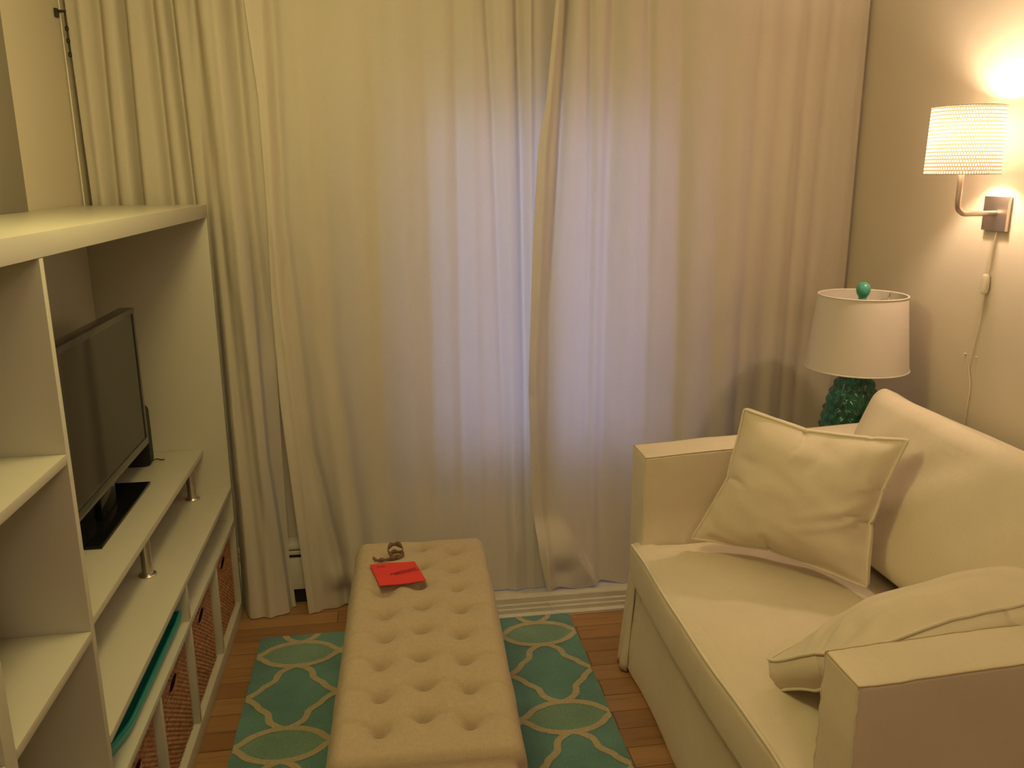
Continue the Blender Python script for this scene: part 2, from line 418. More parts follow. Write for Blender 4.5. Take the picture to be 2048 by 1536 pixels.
# right curtain
def yC(x, z, u):
    y = 2.915
    y = lerp(y, 2.868, smooth((.5 - z) / .5))
    y = lerp(y, 3.028, smooth((x - 1.12) / .56) * smooth((z - .05) / .3))
    y -= .022 * smooth((.05 - u) / .05)
    y += .006 * smooth((u - .97) / .03)
    return y
fC = [F([(2.14, .588), (1.66, .548), (.85, .515), (0, .56)], [(2.2, -.018), (.5, -.008), (0, -.02)], .014),
      F([(2.14, .628), (1.66, .606), (1.14, .572), (.58, .566), (0, .60)], [(2.2, .040), (1.5, .032), (1.0, .018), (.4, .008), (0, 0)], .015),
      F([(2.14, .664), (1.5, .645), (0, .64)], [(2.2, -.010), (.8, -.004)], .02),
      F([(2.14, .702), (1.53, .714), (0, .71)], [(2.2, .022), (1.3, .012), (.6, .004)], .013),
      F([(2.14, .745), (0, .74)], -.006, .018),
      F([(2.14, .787), (1.49, .776), (.57, .768)], [(2.2, .024), (1.2, .016), (0, .012)], .024),
      F([(2.14, .85), (0, .85)], -.008, .03), F([(2.14, .906), (1.13, .93), (0, .93)], [(2.2, .018), (1.2, .009), (0, .006)], .018),
      F([(2.14, 1.012), (.94, 1.046)], [(2.2, .014), (1, .010), (0, .012)], .026),
      F([(2.14, 1.09), (0, 1.11)], -.009, .04), F([(2.14, 1.175), (0, 1.20)], .010, .03), F([(2.14, 1.25), (0, 1.26)], -.007, .03),
      F([(2.14, 1.325), (0, 1.30)], .010, .022), F([(2.14, 1.42), (0, 1.40)], .009, .03), F([(2.14, 1.47), (0, 1.45)], -.007, .022),
      F([(2.14, 1.53), (0, 1.51)], .008, .018), F([(2.14, 1.62), (0, 1.57)], .007, .02)]
def exC(p, u, t):
    # hem corner kicks forward over the sill
    z = p.z
    if z < .34:
        k = smooth((.34 - z) / .10) * smooth((.60 + (.34 - z) * .55 - p.x) / .03 + .5)
        edge = smooth((p.x - .45) / .05)
        p.y -= .040 * k * edge * (1 - .55 * smooth((.13 - z) / .1))
        d = math.hypot((p.x - .60) / .06, (z - .20) / .05); p.y -= .016 * math.exp(-d * d)
        d = math.hypot((p.x - .615) / .05, (z - .12) / .035); p.y += .020 * math.exp(-d * d)
    d = math.hypot((p.x - .50) / .012, (z - .80) / .02); p.y += .010 * math.exp(-d * d)
    return p
def zC(u): return .055 + .006 * math.sin(u * 40)
curtain('curtain', [(2.2, .585), (2.13, .578), (1.82, .548), (1.66, .521), (1.33, .503), (.85, .489), (.39, .500), (.2, .520), (.07, .545), (0, .560)],
        [(2.2, 1.758), (1.0, 1.756), (.80, 1.735), (.61, 1.72), (0, 1.70)], 2.40, zC, yC, fC, exC, 420, 130,
        dict(label='wide cream curtain on the right, reaching from the centre slit to the lamp corner', cat='curtain', group='cream floor-length curtains'))

# hardware in the top left corner
b = empty('curtain_bracket', (-.955, 2.89, 2.06), 'small black curtain bracket high on the left wall beside the bunched curtain', 'bracket')
box('plate', (-.967, -.958, 2.925, 2.942, 2.052, 2.078), M_brk, b, .002)
box('arm', (-.958, -.935, 2.931, 2.937, 2.066, 2.074), M_brk, b, .002)
bc = empty('bead_chain', (-.925, 2.91, 1.94), 'short black beaded blind chain hanging along the edge of the leftmost curtain', 'chain')
V, Fc = tube([(-.940, 2.934, 2.066), (-.939, 2.932, 2.0), (-.937, 2.93, 1.945)], .0016, 6)
keep(obj('string', V, Fc, M_brk, smooth=True), bc)
for zz in (2.02, 1.985, 1.945):
    V, Fc = lathe([(0.0005, zz - .008), (.005, zz - .006), (.006, zz), (.005, zz + .006), (.0005, zz + .008)], -.938, 2.931, 10)
    keep(obj('bead', V, Fc, M_brk, smooth=True), bc)
V, Fc = tube(spline([(-.960, 2.955, 2.35), (-.960, 2.955, 1.94), (-.959, 2.955, 1.6), (-.959, 2.956, 1.50), (-.959, 2.957, .9)], 6), .0022, 6)
obj('blind_cord', V, Fc, M_cordw, smooth=True, label='thin pale blind cord hanging in the dark gap left of the bunched curtain', cat='cord')
# stray thread on the sill
V, Fc = tube(spline([(.52, 2.792, .066), (.54, 2.770, .046), (.565, 2.745, .022), (.60, 2.73, .0145), (.63, 2.70, .0145)], 6), .0007, 5)
obj('loose_thread', V, Fc, M_cordw, smooth=True, label='fine loose thread trailing from the door sill onto the rug', cat='thread')

# ------------------------------------------------------------------ shelving unit
CX, CB, T = -.579, -.964, .018
su = empty('shelving_unit', (-.77, 2.0, 0), 'large white laminate shelving unit along the left wall, holding television and wicker baskets', 'shelf')
def cp(name, b, bev=.0012, label=None):
    o = box(name, b, M_cab, su, bev)
    if label: o['label'] = label
    return o
Y0, Y1 = .80, 2.951
cp('top_panel', (CB, CX, Y0, Y1, 1.447, 1.489))
cp('end_panel', (CB, CX, Y1 - .019, Y1, .0, 1.4465))
cp('end_panel', (CB, CX, Y0, Y0 + .04, .0, 1.4465))
cp('upright', (CB, CX - .001, 1.531, 1.549, .0, 1.4465))
cp('upright', (CB, CX - .001, 1.155, 1.190, .0, 1.4465))
cp('bottom_board', (CB, CX, 1.5495, 2.9315, .0, .055)); cp('bottom_board', (CB, CX, 1.1905, 1.5305, .0, .055))
cp('lower_shelf', (CB, CX, 1.5495, 2.9315, .362, .380)); cp('deck', (CB, CX, 1.5495, 2.9315, .487, .505))
for z in (1.098, .745, .380): cp('shelf', (CB, CX - .001, 1.1905, 1.5305, z - .018, z))
for z in (1.098, .745, .380): cp('shelf', (CB, CX - .001, .8405, 1.1545, z - .018, z))
for y in (2.588, 2.222, 1.887):
    cp('divider', (CB, CX - .001, y - .009, y + .009, .0555, .3615))
cp('divider', (CB, CX - .001, 2.213, 2.231, .3805, .4865))

cp('back_panel', (CB, CB + .004, 1.5495, 2.9315, .5055, 1.4465))
# riser board on steel legs
rs = empty('riser_shelf', (-.8, 2.25, .505), 'white riser board on short steel legs under the television', 'shelf')
box('board', (-.958, -.662, 1.5505, 2.930, .632, .650), M_cab, rs, .0012)
for lx in (-.690, -.925):
    for ly in (2.834, 2.263, 1.69):
        V, Fc = lathe([(0.0005, .5052), (.024, .5052), (.0245, .5075), (.022, .5105), (.0155, .5115), (.0145, .515), (.0145, .6315), (.0005, .6315)], lx, ly, 28)
        keep(obj('leg', V, Fc, M_metal, auto=40), rs)

# taupe panel standing on the unit
box('leaning_panel', (-.966, -.952, 1.35, 2.490, 1.4895, 2.42), M_panel, None, .001,
    label='plain taupe flat panel standing on top of the white shelving unit against the left wall', cat='panel')

# ------------------------------------------------------------------ television
tv = empty('television', (-.80, 2.365, .650), 'black flat-screen television on the white riser board', 'television')
TX0, TX1, TY0, TY1, TZ0, TZ1 = -.825, -.787, 2.00, 2.733, .745, 1.186
box('casing', (TX0, TX1, TY0, TY1, TZ0, TZ1), M_tvbez, tv, .005)
fr = bmesh.new()
def frame_mesh(x0, x1, y0, y1, z0, z1, wy, wzb, wzt):
    bm = bmesh.new()
    for b_ in ((x0, x1, y0, y1, z0, z0 + wzb), (x0, x1, y0, y1, z1 - wzt, z1), (x0, x1, y0, y0 + wy, z0 + wzb, z1 - wzt), (x0, x1, y1 - wy, y1, z0 + wzb, z1 - wzt)):
        t = box_bm(*b_, bev=.0012); me = bpy.data.meshes.new('t'); t.to_mesh(me); t.free(); bm.from_mesh(me); bpy.data.meshes.remove(me)
    return bm
fr.free()
keep(from_bm('bezel', frame_mesh(TX1 + .0002, TX1 + .006, TY0, TY1, TZ0, TZ1, .018, .024, .018), M_tvbez), tv)
box('screen', (TX1 + .0003, TX1 + .003, TY0 + .0185, TY1 - .0185, TZ0 + .0245, TZ1 - .0185), M_tvscr, tv, 0)
box('back_bulge', (TX0 - .03, TX0 - .0003, TY0 + .12, TY1 - .12, TZ0 + .02, TZ0 + .30), M_tvbez, tv, .012)
box('neck', (-.822, -.800, 2.30, 2.43, .6606, .7448), M_tvbase, tv, .004)
box('stand_base', (-.865, -.752, 2.128, 2.602, .6505, .660), M_tvbase, tv, .003)
rt = empty('router', (-.88, 2.82, .650), 'upright black plastic router with rounded corners behind the television', 'router')
def rounded_slab(cx, cy, hx, hy, z0, z1, r, n=8):
    pts = []
    for (sx, sz) in ((1, 1), (-1, 1), (-1, -1), (1, -1)):
        a0 = {(1, 1): 0, (-1, 1): 90, (-1, -1): 180, (1, -1): 270}[(sx, sz)]
        for k in range(n + 1):
            a = math.radians(a0 + 90 * k / n)
            pts.append((cx + sx * (hx - r) + r * math.cos(a), (z0 + r if sz < 0 else z1 - r) + r * math.sin(a)))
    bm = bmesh.new()
    A = [bm.verts.new((x, cy - hy, z)) for x, z in pts]; B = [bm.verts.new((x, cy + hy, z)) for x, z in pts]
    bm.faces.new(A); bm.faces.new(B[::-1])
    for i in range(len(pts)):
        j = (i + 1) % len(pts); bm.faces.new((A[i], B[i], B[j], A[j]))
    bmesh.ops.bevel(bm, geom=[e for e in bm.edges if abs(e.verts[0].co.y - e.verts[1].co.y) < 1e-6], offset=.004, segments=2, affect='EDGES')
    return bm
keep(from_bm('body', rounded_slab(-.865, 2.79, .072, .019, .6505, .855, .018), M_router), rt)
V, Fc = tube(spline([(-.80, 2.812, .656), (-.79, 2.822, .660), (-.775, 2.828, .654), (-.768, 2.835, .653)], 5), .002, 6)
keep(obj('cable', V, Fc, M_router, smooth=True), rt)

# ------------------------------------------------------------------ wicker baskets
def basket_meshes(w=.311, hgt=.298, dep=.33):
    ny, nz = 150, 170; V = []; Fc = []; idx = {}
    def hole(y, z): return ((y) / .042) ** 2 + ((z - hgt * .80) / .019) ** 2 < 1
    for j in range(nz + 1):
        for i in range(ny + 1):
            y = (i / ny - .5) * w; z = j / nz * hgt
            row = int(z / .0068); ph = (row % 2) * math.pi
            dsp = .0038 * abs(math.sin(math.pi * z / .0068)) * (.55 + .45 * math.cos(2 * math.pi * y / .019 + ph)) + .0015 * noise.noise(Vector((y * 40, z * 40, 1)))
            rim = .004 * smooth((z - hgt + .022) / .006)
            bow = .004 * math.sin(math.pi * z / hgt) * math.cos(math.pi * y / w)
            V.append((dsp + rim + bow, y, z))
    ww = ny + 1
    for j in range(nz):
        for i in range(ny):
            y = ((i + .5) / ny - .5) * w; z = (j + .5) / nz * hgt
            if not hole(y, z): Fc.append((j * ww + i, j * ww + i + 1, (j + 1) * ww + i + 1, (j + 1) * ww + i))
    # shell: sides, back, bottom with inner faces
    bm = bmesh.new(); t_ = .008
    for b_ in ((-dep, -.0005, -w / 2, -w / 2 + t_, 0, hgt), (-dep, -.0005, w / 2 - t_, w / 2, 0, hgt), (-dep, -dep + t_, -w / 2 + t_, w / 2 - t_, 0, hgt),
               (-dep + t_, -.0005, -w / 2 + t_, w / 2 - t_, 0, t_)):
        t = box_bm(*b_, bev=.002); me = bpy.data.meshes.new('t'); t.to_mesh(me); t.free(); bm.from_mesh(me); bpy.data.meshes.remove(me)
    return V, Fc, bm
BL = ['wicker basket at the far end of the lowest row, nearest the curtain', 'second wicker basket from the curtain in the lowest row',
      'wicker basket below the right half of the teal tray', 'wicker basket nearest the camera in the lowest row, cut by the picture edge']
proto = None
for lab, yc, w_ in zip(BL, (2.764, 2.405, 2.0545, 1.714), (1, 1, 1, 1)):
    if proto is None:
        V, Fc, bm = basket_meshes()
        proto = empty('wicker_basket', (CX - .022, yc, .056), lab, 'basket', 'wicker baskets in the lowest row')
        a = obj('front_panel', V, Fc, M_wick, proto, smooth=True); b_ = from_bm('shell', bm, M_wick, proto)
        V, Fc = tube([(.003 + .0005, .041 * math.cos(t), .296 * .80 + .018 * math.sin(t)) for t in [2 * math.pi * k / 24 for k in range(24)]], .0022, 6, closed=True)
        c_ = obj('handle_rim', V, Fc, M_wick, proto, smooth=True)
    else:
        r2 = proto.copy(); r2.location = (CX - .022, yc, .056); r2['label'] = lab; S.collection.objects.link(r2)
        for ch in list(proto.children):
            c2 = ch.copy(); c2.parent = r2; S.collection.objects.link(c2)

# ------------------------------------------------------------------ teal tray
def tray():
    x0, x1, y0, y1, z0 = -.93, -.593, 1.572, 2.196, .3815
    N = 40; V = []; Fc = []
    # front wall bowed, rim height dips
    def fx(u): return x1 - .022 * smooth((.26 - u) / .22)
    def fz(u): return .414 + .008 * smooth((u - .9) / .1) + .006 * smooth((.12 - u) / .12)
    rim = []; 
    for i in range(N + 1):
        u = i / N; rim.append((fx(u), lerp(y0, y1, u), fz(u)))
    outer_top = rim + [(x1 - .05, y1, .424), (x0, y1, .430), (x0, y0, .430), (x1 - .08, y0, .424)]
    cxm, cym = (x0 + x1) / 2, (y0 + y1) / 2
    n = len(outer_top)
    def ring(pts, s, z=None):
        out = []
        for p in pts:
            dx = p[0] - cxm; dy = p[1] - cym
            k = Vector((dx, dy)); out.append((cxm + dx * (1 - s / .17), cym + dy * (1 - s / .312), p[2] if z is None else z))
        return out
    rings = [ring(outer_top, .010, z0), ring(outer_top, .0), ring(outer_top, .010), ring(outer_top, .018, z0 + .006)]
    rings[0] = [(a, b2, z0) for a, b2, c2 in rings[0]]
    for r in rings: V += r
    for k in range(3):
        for i in range(n):
            j = (i + 1) % n; Fc.append((k * n + i, k * n + j, (k + 1) * n + j, (k + 1) * n + i))
    Fc.append(tuple(range(n))[::-1]); Fc.append(tuple(3 * n + i for i in range(n)))
    return V, Fc, ring(outer_top, .005)
V, Fc, rp = tray()
te = empty('storage_tray', (-.76, 1.88, .3815), 'teal plastic tray lying in the open slot under the deck, above the baskets', 'tray')
keep(obj('tray_body', V, Fc, M_teal, auto=40), te)
V, Fc = tube(rp, .0058, 8, closed=True)
keep(obj('rim', V, Fc, M_teal, smooth=True), te)

# ------------------------------------------------------------------ rug
def rug():
    X0, X1, Yr0, Yr1 = -.487, .613, 1.10, 2.738
    z = .012
    V = []; Fc = []; mi = []
    bm = box_bm(X0, X1, Yr0, Yr1, 0.0005, z, bev=.004); bm.verts.ensure_lookup_table()
    for v in bm.verts: V.append(tuple(v.co))
    bm.verts.index_update()
    for f in bm.faces: Fc.append(tuple(v.index for v in f.verts)); mi.append(0)
    bm.free()
    P = .2745; XC = .478; hw = .137
    oval = [(hw + .004, 0), (.118, .018), (.095, .043), (.065, .060), (.035, .069), (0, .073)]
    star = [(.0, .165), (.022, .155), (.048, .132), (.056, .110), (.060, .088), (.078, .068), (.092, .054), (.100, .038), (.118, .018), (hw + .004, 0)]
    def ribbon(pts, wd, zz):
        pts = [Vector((p[0], p[1], 0)) for p in pts]
        base = len(V); n = len(pts)
        for i, p in enumerate(pts):
            t = (pts[min(i + 1, n - 1)] - pts[max(i - 1, 0)]).normalized(); nn = Vector((-t.y, t.x, 0))
            ww = wd * (1 + .12 * noise.noise(Vector((p.x * 30, p.y * 30, 0))))
            for s in (1, -1):
                q = p + nn * ww * s
                V.append((min(max(q.x, X0 + .004), X1 - .004), min(max(q.y, Yr0 + .004), Yr1 - .004), zz + .0006 * noise.noise(Vector((p.x * 9, p.y * 9, 0)))))
        for i in range(n - 1):
            a, b_, c, d = base + 2 * i, base + 2 * i + 1, base + 2 * i + 3, base + 2 * i + 2
            cx = sum(V[k][0] for k in (a, b_, c, d)) / 4; cy = sum(V[k][1] for k in (a, b_, c, d)) / 4
            if X0 + .005 < cx < X1 - .005 and Yr0 + .005 < cy < Yr1 - .005: Fc.append((a, d, c, b_)); mi.append(1)
    for row in range(4):
        for c in range(-5, 3):
            xo = XC + P * c; yo = 2.612 - .472 * row
            q = [(sx * a, sy * b_) for sx, sy in ((1, 1), (-1, 1), (-1, -1), (1, -1)) for a, b_ in (oval if sx * sy > 0 else oval[::-1])]
            pts = [(min(max(xo + a, X0 + .005), X1 - .005), min(max(yo + b_, Yr0 + .005), Yr1 - .005), z + .0005) for a, b_ in q]
            if len(set((round(p[0], 4)) for p in pts)) < 4 or len(set((round(p[1], 4)) for p in pts)) < 4: continue
            b0 = len(V); V += pts; V.append((sum(p[0] for p in pts) / len(pts), sum(p[1] for p in pts) / len(pts), z + .0005))
            for m_ in range(len(pts)): Fc.append((b0 + m_, b0 + (m_ + 1) % len(pts), b0 + len(pts))); mi.append(2)
    k = 0
    for row in range(4):
        yo = 2.612 - .472 * row
        for c in range(-5, 3):
            xo = XC + P * c
            for sx in (1, -1):
                for sy in (1, -1):
                    q = [(xo + sx * a, yo + sy * b_) for a, b_ in oval]
                    ribbon(spline([(a, b_, 0) for a, b_ in q], 4), .0105, z + .0012 + .00013 * (k % 5)); k += 1
                    q = [(xo + sx * a, yo - .236 + sy * b_) for a, b_ in star]
                    ribbon(spline([(a, b_, 0) for a, b_ in q], 3), .0105, z + .0012 + .00013 * (k % 5)); k += 1
    for c in range(-5, 3):    # half stars above the first row
        xo = XC + P * c
        for sx in (1, -1):
            q = [(xo + sx * a, 2.612 + .236 - b_) for a, b_ in star]
            ribbon(spline([(a, b_, 0) for a, b_ in q], 3), .0105, z + .0012)
    return obj('area_rug', V, Fc, None, mats=[M_rug, M_rugl, M_rugo], midx=mi, label='teal area rug with cream trellis pattern under the tufted bench', cat='rug')
rug()

# ------------------------------------------------------------------ tufted bench
bx_, by_, ang = .055, 1.94, math.radians(-1.8)
ot = empty('tufted_bench', (bx_, by_, 0.0135), 'long beige button-tufted upholstered bench standing on the teal rug', 'bench'); ot.rotation_euler.z = ang
HW, HL, ZT = .203, .525, .462
TU = []
for r in range(8):
    for c, tx in enumerate((-.100, -.004, .096)):
        TU.append((tx + .004 * math.sin(r * 2.1 + c), (.405 - r * .1185) + (.018, .050, .020)[c] + .004 * math.sin(r * 1.7 + c * 2)))
def top_z(x, y):
    # height of the quilted top
    e = 1.0
    dx = HW - abs(x); dy = HL - abs(y)
    puff = 0
    dm = min((math.hypot(x - a, (y - b_)) for a, b_ in TU))
    ztuft = -.025 * math.exp(-(dm / .0105) ** 1.3) - .011 * math.exp(-(dm / .026) ** 2)
    # crease lines between neighbouring buttons
    cr = 0
    for r in range(8):
        for c in range(3):
            a = TU[r * 3 + c]
            nb = []
            if c < 2: nb.append(TU[r * 3 + c + 1])
            else: nb.append((HW, a[1] - .012))
            if c == 0: nb.append((-HW, a[1] + .02))
            for b_ in nb:
                ax, ay = a; vx, vy = b_[0] - ax, b_[1] - ay; L2 = vx * vx + vy * vy
                t = max(0, min(1, ((x - ax) * vx + (y - ay) * vy) / L2))
                # crease sags toward the camera in a scallop
                px, py = ax + vx * t, ay + vy * t + .014 * math.sin(math.pi * t)
                d = math.hypot(x - px, y - py); cr = max(cr, math.exp(-(d / .0075) ** 2) * (1 - .35 * math.sin(math.pi * t)))
    return ztuft - .0105 * cr + .006 * min(1, dm / .055) ** 1.5
def bench():
    nx, ny = 110, 270; V = []; Fc = []
    R = .040
    # parametrise: unrolled coordinates over the edges
    def side(s, h):   # s in [-1,1] -> (coord, drop) rounded
        L = h - R + R * math.pi / 2 + (ZT - .105 - R)
        d = abs(s) * L; sg = 1 if s >= 0 else -1
        if d < h - R: return sg * d, 0, 0
        d -= h - R
        if d < R * math.pi / 2:
            a = d / R; return sg * (h - R + R * math.sin(a)), R * (1 - math.cos(a)), a
        d -= R * math.pi / 2
        return sg * h, R + d, math.pi / 2
    us = []; 
    def samples(h, n):
        L = h - R + R * math.pi / 2 + (ZT - .105 - R); out = []
        a = (h - R) / L; b_ = (h - R + R * math.pi / 2) / L
        m = n // 2
        pos = [a * k / (m * .62) for k in range(int(m * .62))] + [a + (b_ - a) * k / 10 for k in range(10)] + [b_ + (1 - b_) * k / 8 for k in range(9)]
        return sorted(set([round(-p, 6) for p in pos] + [round(p, 6) for p in pos]))
    U = samples(HW, 130); W = samples(HL, 330)
    for v in W:
        y, dy, ay = side(v, HL)
        for u in U:
            x, dx, ax = side(u, HW)
            # corner: round horizontally as well
            z = ZT - max(dx, dy) if (dx == 0 or dy == 0) else ZT - max(dx, dy)
            if ax > 0 and ay > 0:
                a = math.sin(ax); b_ = math.sin(ay)
                xr = HW - R; yr = HL - R; k = math.hypot(a, b_)
                if k > 1:
                    x = math.copysign(xr + R * a / k, x); y = math.copysign(yr + R * b_ / k, y)
                if dx < R and dy < R:
                    z = ZT - R * (1 - math.sqrt(max(0, 1 - min(1, k * k))))
                else: z = ZT - max(dx, dy)
            flat = (1 - smooth(dx / .03)) * (1 - smooth(dy / .03))
            if flat > 0: z += top_z(x, y) * flat + .007 * flat
            n = noise.noise(Vector((x * 9, y * 9, z * 9)))
            x += math.copysign(1, x) * .003 * n * (dx > .02); y += math.copysign(1, y) * .003 * n * (dy > .02)
            V.append((x, y, z))
    w = len(U)
    for j in range(len(W) - 1):
        for i in range(w - 1): Fc.append((j * w + i, j * w + i + 1, (j + 1) * w + i + 1, (j + 1) * w + i))
    return V, Fc
V, Fc = bench()
V = [(a, b_, c - .0135) for a, b_, c in V]
cs = obj('tufted_cushion', V, Fc, M_otto, ot, smooth=True)
from_bm('base_frame', box_bm(-HW + .006, HW - .006, -HL + .006, HL - .006, .075, .11, bev=.003), M_otto, ot)
for sx in (-1, 1):
    for sy in (-1, 1):
        V, Fc = lathe([(.0005, 0), (.014, .0), (.021, .0748), (.0005, .0748)], sx * (HW - .04), sy * (HL - .05), 16)
        obj('leg', V, Fc, M_dark, ot, auto=40)
for a, b_ in TU:
    zz = ZT + top_z(a, b_) + .007 - .0135
    V, Fc = lathe([(.0005, zz - .004), (.0085, zz - .002), (.0095, zz + .001), (.007, zz + .004), (.0005, zz + .0055)], a, b_, 14)
    obj('button', V, Fc, M_btn, ot, smooth=True)
for sx, xx in ((0, -.100), (1, .096)):
    V, Fc = tube([(xx, -HL + .010, ZT - .030), (xx, -HL - .0005, ZT - .06), (xx, -HL - .0008, .2), (xx, -HL - .0008, .095)], .0012, 6)
    obj('seam', V, Fc, M_seam, ot, smooth=True)

# envelope and ribbon on the bench
def envelope():
    root = empty('red_envelope', (0, 2.215, .475), 'red paper envelope with handwriting lying on the tufted bench', 'envelope')
    C4 = [Vector((-.083, 2.281, .480)), Vector((.047, 2.290, .478)), Vector((.074, 2.154, .482)), Vector((-.054, 2.133, .486))]
    V = []; Fc = []; n = 10
    for s in (0, -.0016):
        for j in range(n + 1):
            for i in range(n + 1):
                u, v = i / n, j / n
                p = (C4[0] * (1 - u) + C4[1] * u) * (1 - v) + (C4[3] * (1 - u) + C4[2] * u) * v
                V.append(p + Vector((0, 0, s + .0015 * math.sin(u * 5 + v * 2))))
    w = n + 1; o2 = w * w
    for j in range(n):
        for i in range(n):
            a, b_, c, d = j * w + i, j * w + i + 1, (j + 1) * w + i + 1, (j + 1) * w + i
            Fc.append((a, d, c, b_)); Fc.append((o2 + a, o2 + b_, o2 + c, o2 + d))
    per = [(i, i + 1) for i in range(n)] + [(j * w + n, (j + 1) * w + n) for j in range(n)] + [(n * w + i + 1, n * w + i) for i in range(n)] + [((j + 1) * w, j * w) for j in range(n)]
    for a, b_ in per: Fc.append((a, b_, o2 + b_, o2 + a))
    keep(obj('paper', V, Fc, M_red), root)
    ex = (C4[1] - C4[0]).normalized(); nrm = Vector((0, 0, 1)); ey = (C4[0] - C4[3]).normalized(); nrm = ex.cross(ey).normalized(); ey = nrm.cross(ex)
    # slanted hand-printed lines
    for txt, u, v, size, rot in (('TO', .10, .22, .017, 8), ('HAPPINESS', .33, .60, .0165, 20)):
        c = bpy.data.curves.new('handwriting', 'FONT'); c.body = txt; c.size = size; c.shear = .25; c.offset = .0002
        tmp = bpy.data.objects.new('tmp_text', c); S.collection.objects.link(tmp)
        bpy.context.view_layer.update()
        me = bpy.data.meshes.new_from_object(tmp.evaluated_get(bpy.context.evaluated_depsgraph_get()))
        bpy.data.objects.remove(tmp)
        org = (C4[0] * (1 - u) + C4[1] * u) * (1 - v) + (C4[3] * (1 - u) + C4[2] * u) * v + nrm * .0016
        a = math.radians(rot); dx = ex * math.cos(a) + ey * math.sin(a); dy = ey * math.cos(a) - ex * math.sin(a)
        m4 = Matrix((dx, dy, nrm)).transposed().to_4x4(); m4.translation = org
        me.transform(m4); me.materials.clear(); me.materials.append(M_ink)
        o = bpy.data.objects.new('handwriting', me); S.collection.objects.link(o); keep(o, root)
        if size < .017:
            p0 = org - dy * .006; V, Fc = tube([p0 + dx * .01 + nrm * .0003, p0 + dx * .085 + nrm * .0003], .0006, 5)
            keep(obj('underline', V, Fc, M_ink, smooth=True), root)
envelope()
def ribbon_bow():
    root = empty('ribbon_bow', (-.018, 2.315, .468), 'small crumpled brown ribbon knot beside the red envelope on the bench', 'ribbon')
    def band(pts, w, nm):
        pts = spline(pts, 6); V = []; Fc = []
        for i, p in enumerate(pts):
            ww = w * (.75 + .25 * math.sin(i * .9))
            V += [p + Vector((0, ww * .5, ww)), p + Vector((0, -ww * .5, -ww * .3))]
        for i in range(len(pts) - 1): Fc.append((2 * i, 2 * i + 1, 2 * i + 3, 2 * i + 2))
        o = obj(nm, V, Fc, M_leaf, smooth=True); md = o.modifiers.new('s', 'SOLIDIFY'); md.thickness = .0015
        keep(o, root)
    z = .475
    band([(-.018, 2.318, z + .002), (-.030, 2.335, z + .022), (-.012, 2.352, z + .030), (.012, 2.342, z + .024), (.010, 2.322, z + .006), (-.008, 2.316, z + .002)], .011, 'loop')
    band([(-.014, 2.316, z + .004), (-.022, 2.33, z + .012), (.0, 2.338, z + .012), (.016, 2.325, z + .008), (-.004, 2.314, z + .002)], .009, 'loop')
    band([(-.016, 2.313, z + .002), (-.04, 2.303, z + .006), (-.060, 2.302, z + .006), (-.074, 2.310, z + .010)], .007, 'tail')
    V, Fc = lathe([(.0005, z - .004), (.008, z - .002), (.010, z + .005), (.007, z + .012), (.0005, z + .014)], -.016, 2.314, 12)
    keep(obj('knot', V, Fc, M_leaf, smooth=True), root)
ribbon_bow()

# ------------------------------------------------------------------ soft shapes
def axis_samples(h, r, step):
    n = max(2, int((2 * (h - r)) / step)); inner = [lerp(-(h - r), h - r, k / n) for k in range(n + 1)]
    e = [math.tan(math.radians(45) * k / 4) for k in range(1, 5)]
    lo = [-(h - r) - r * t for t in e][::-1]; hi = [(h - r) + r * t for t in e]
    return lo + inner + hi
def soft_box(c, hx, hy, hz, r, step=.03, fn=None):
    c = Vector(c); X = axis_samples(hx, r, step); Y = axis_samples(hy, r, step); Z = axis_samples(hz, r, step)
    idx = {}; V = []; Fc = []
    def vid(i, j, k):
        key = (i, j, k)
        if key not in idx:
            P = Vector((X[i], Y[j], Z[k])); q = Vector([max(-(h - r), min(h - r, a)) for a, h in zip(P, (hx, hy, hz))])
            d = P - q; ps = q + d.normalized() * r if d.length > 1e-9 else P
            nrm = d.normalized() if d.length > 1e-9 else Vector((0, 0, 1))
            if fn: ps = fn(ps, nrm)
            idx[key] = len(V); V.append(c + ps)
        return idx[key]
    nx, ny, nz = len(X), len(Y), len(Z)
    for i in range(nx - 1):
        for j in range(ny - 1):
            Fc.append((vid(i, j, nz - 1), vid(i + 1, j, nz - 1), vid(i + 1, j + 1, nz - 1), vid(i, j + 1, nz - 1)))
            Fc.append((vid(i, j, 0), vid(i, j + 1, 0), vid(i + 1, j + 1, 0), vid(i + 1, j, 0)))
    for i in range(nx - 1):
        for k in range(nz - 1):
            Fc.append((vid(i, 0, k), vid(i + 1, 0, k), vid(i + 1, 0, k + 1), vid(i, 0, k + 1)))
            Fc.append((vid(i, ny - 1, k), vid(i, ny - 1, k + 1), vid(i + 1, ny - 1, k + 1), vid(i + 1, ny - 1, k)))
    for j in range(ny - 1):
        for k in range(nz - 1):
            Fc.append((vid(0, j, k), vid(0, j, k + 1), vid(0, j + 1, k + 1), vid(0, j + 1, k)))
            Fc.append((vid(nx - 1, j, k), vid(nx - 1, j + 1, k), vid(nx - 1, j + 1, k + 1), vid(nx - 1, j, k + 1)))
    return V, Fc
def wr(p, f=6, a=.004, seed=0): return a * noise.noise(Vector((p.x * f + seed, p.y * f, p.z * f)))

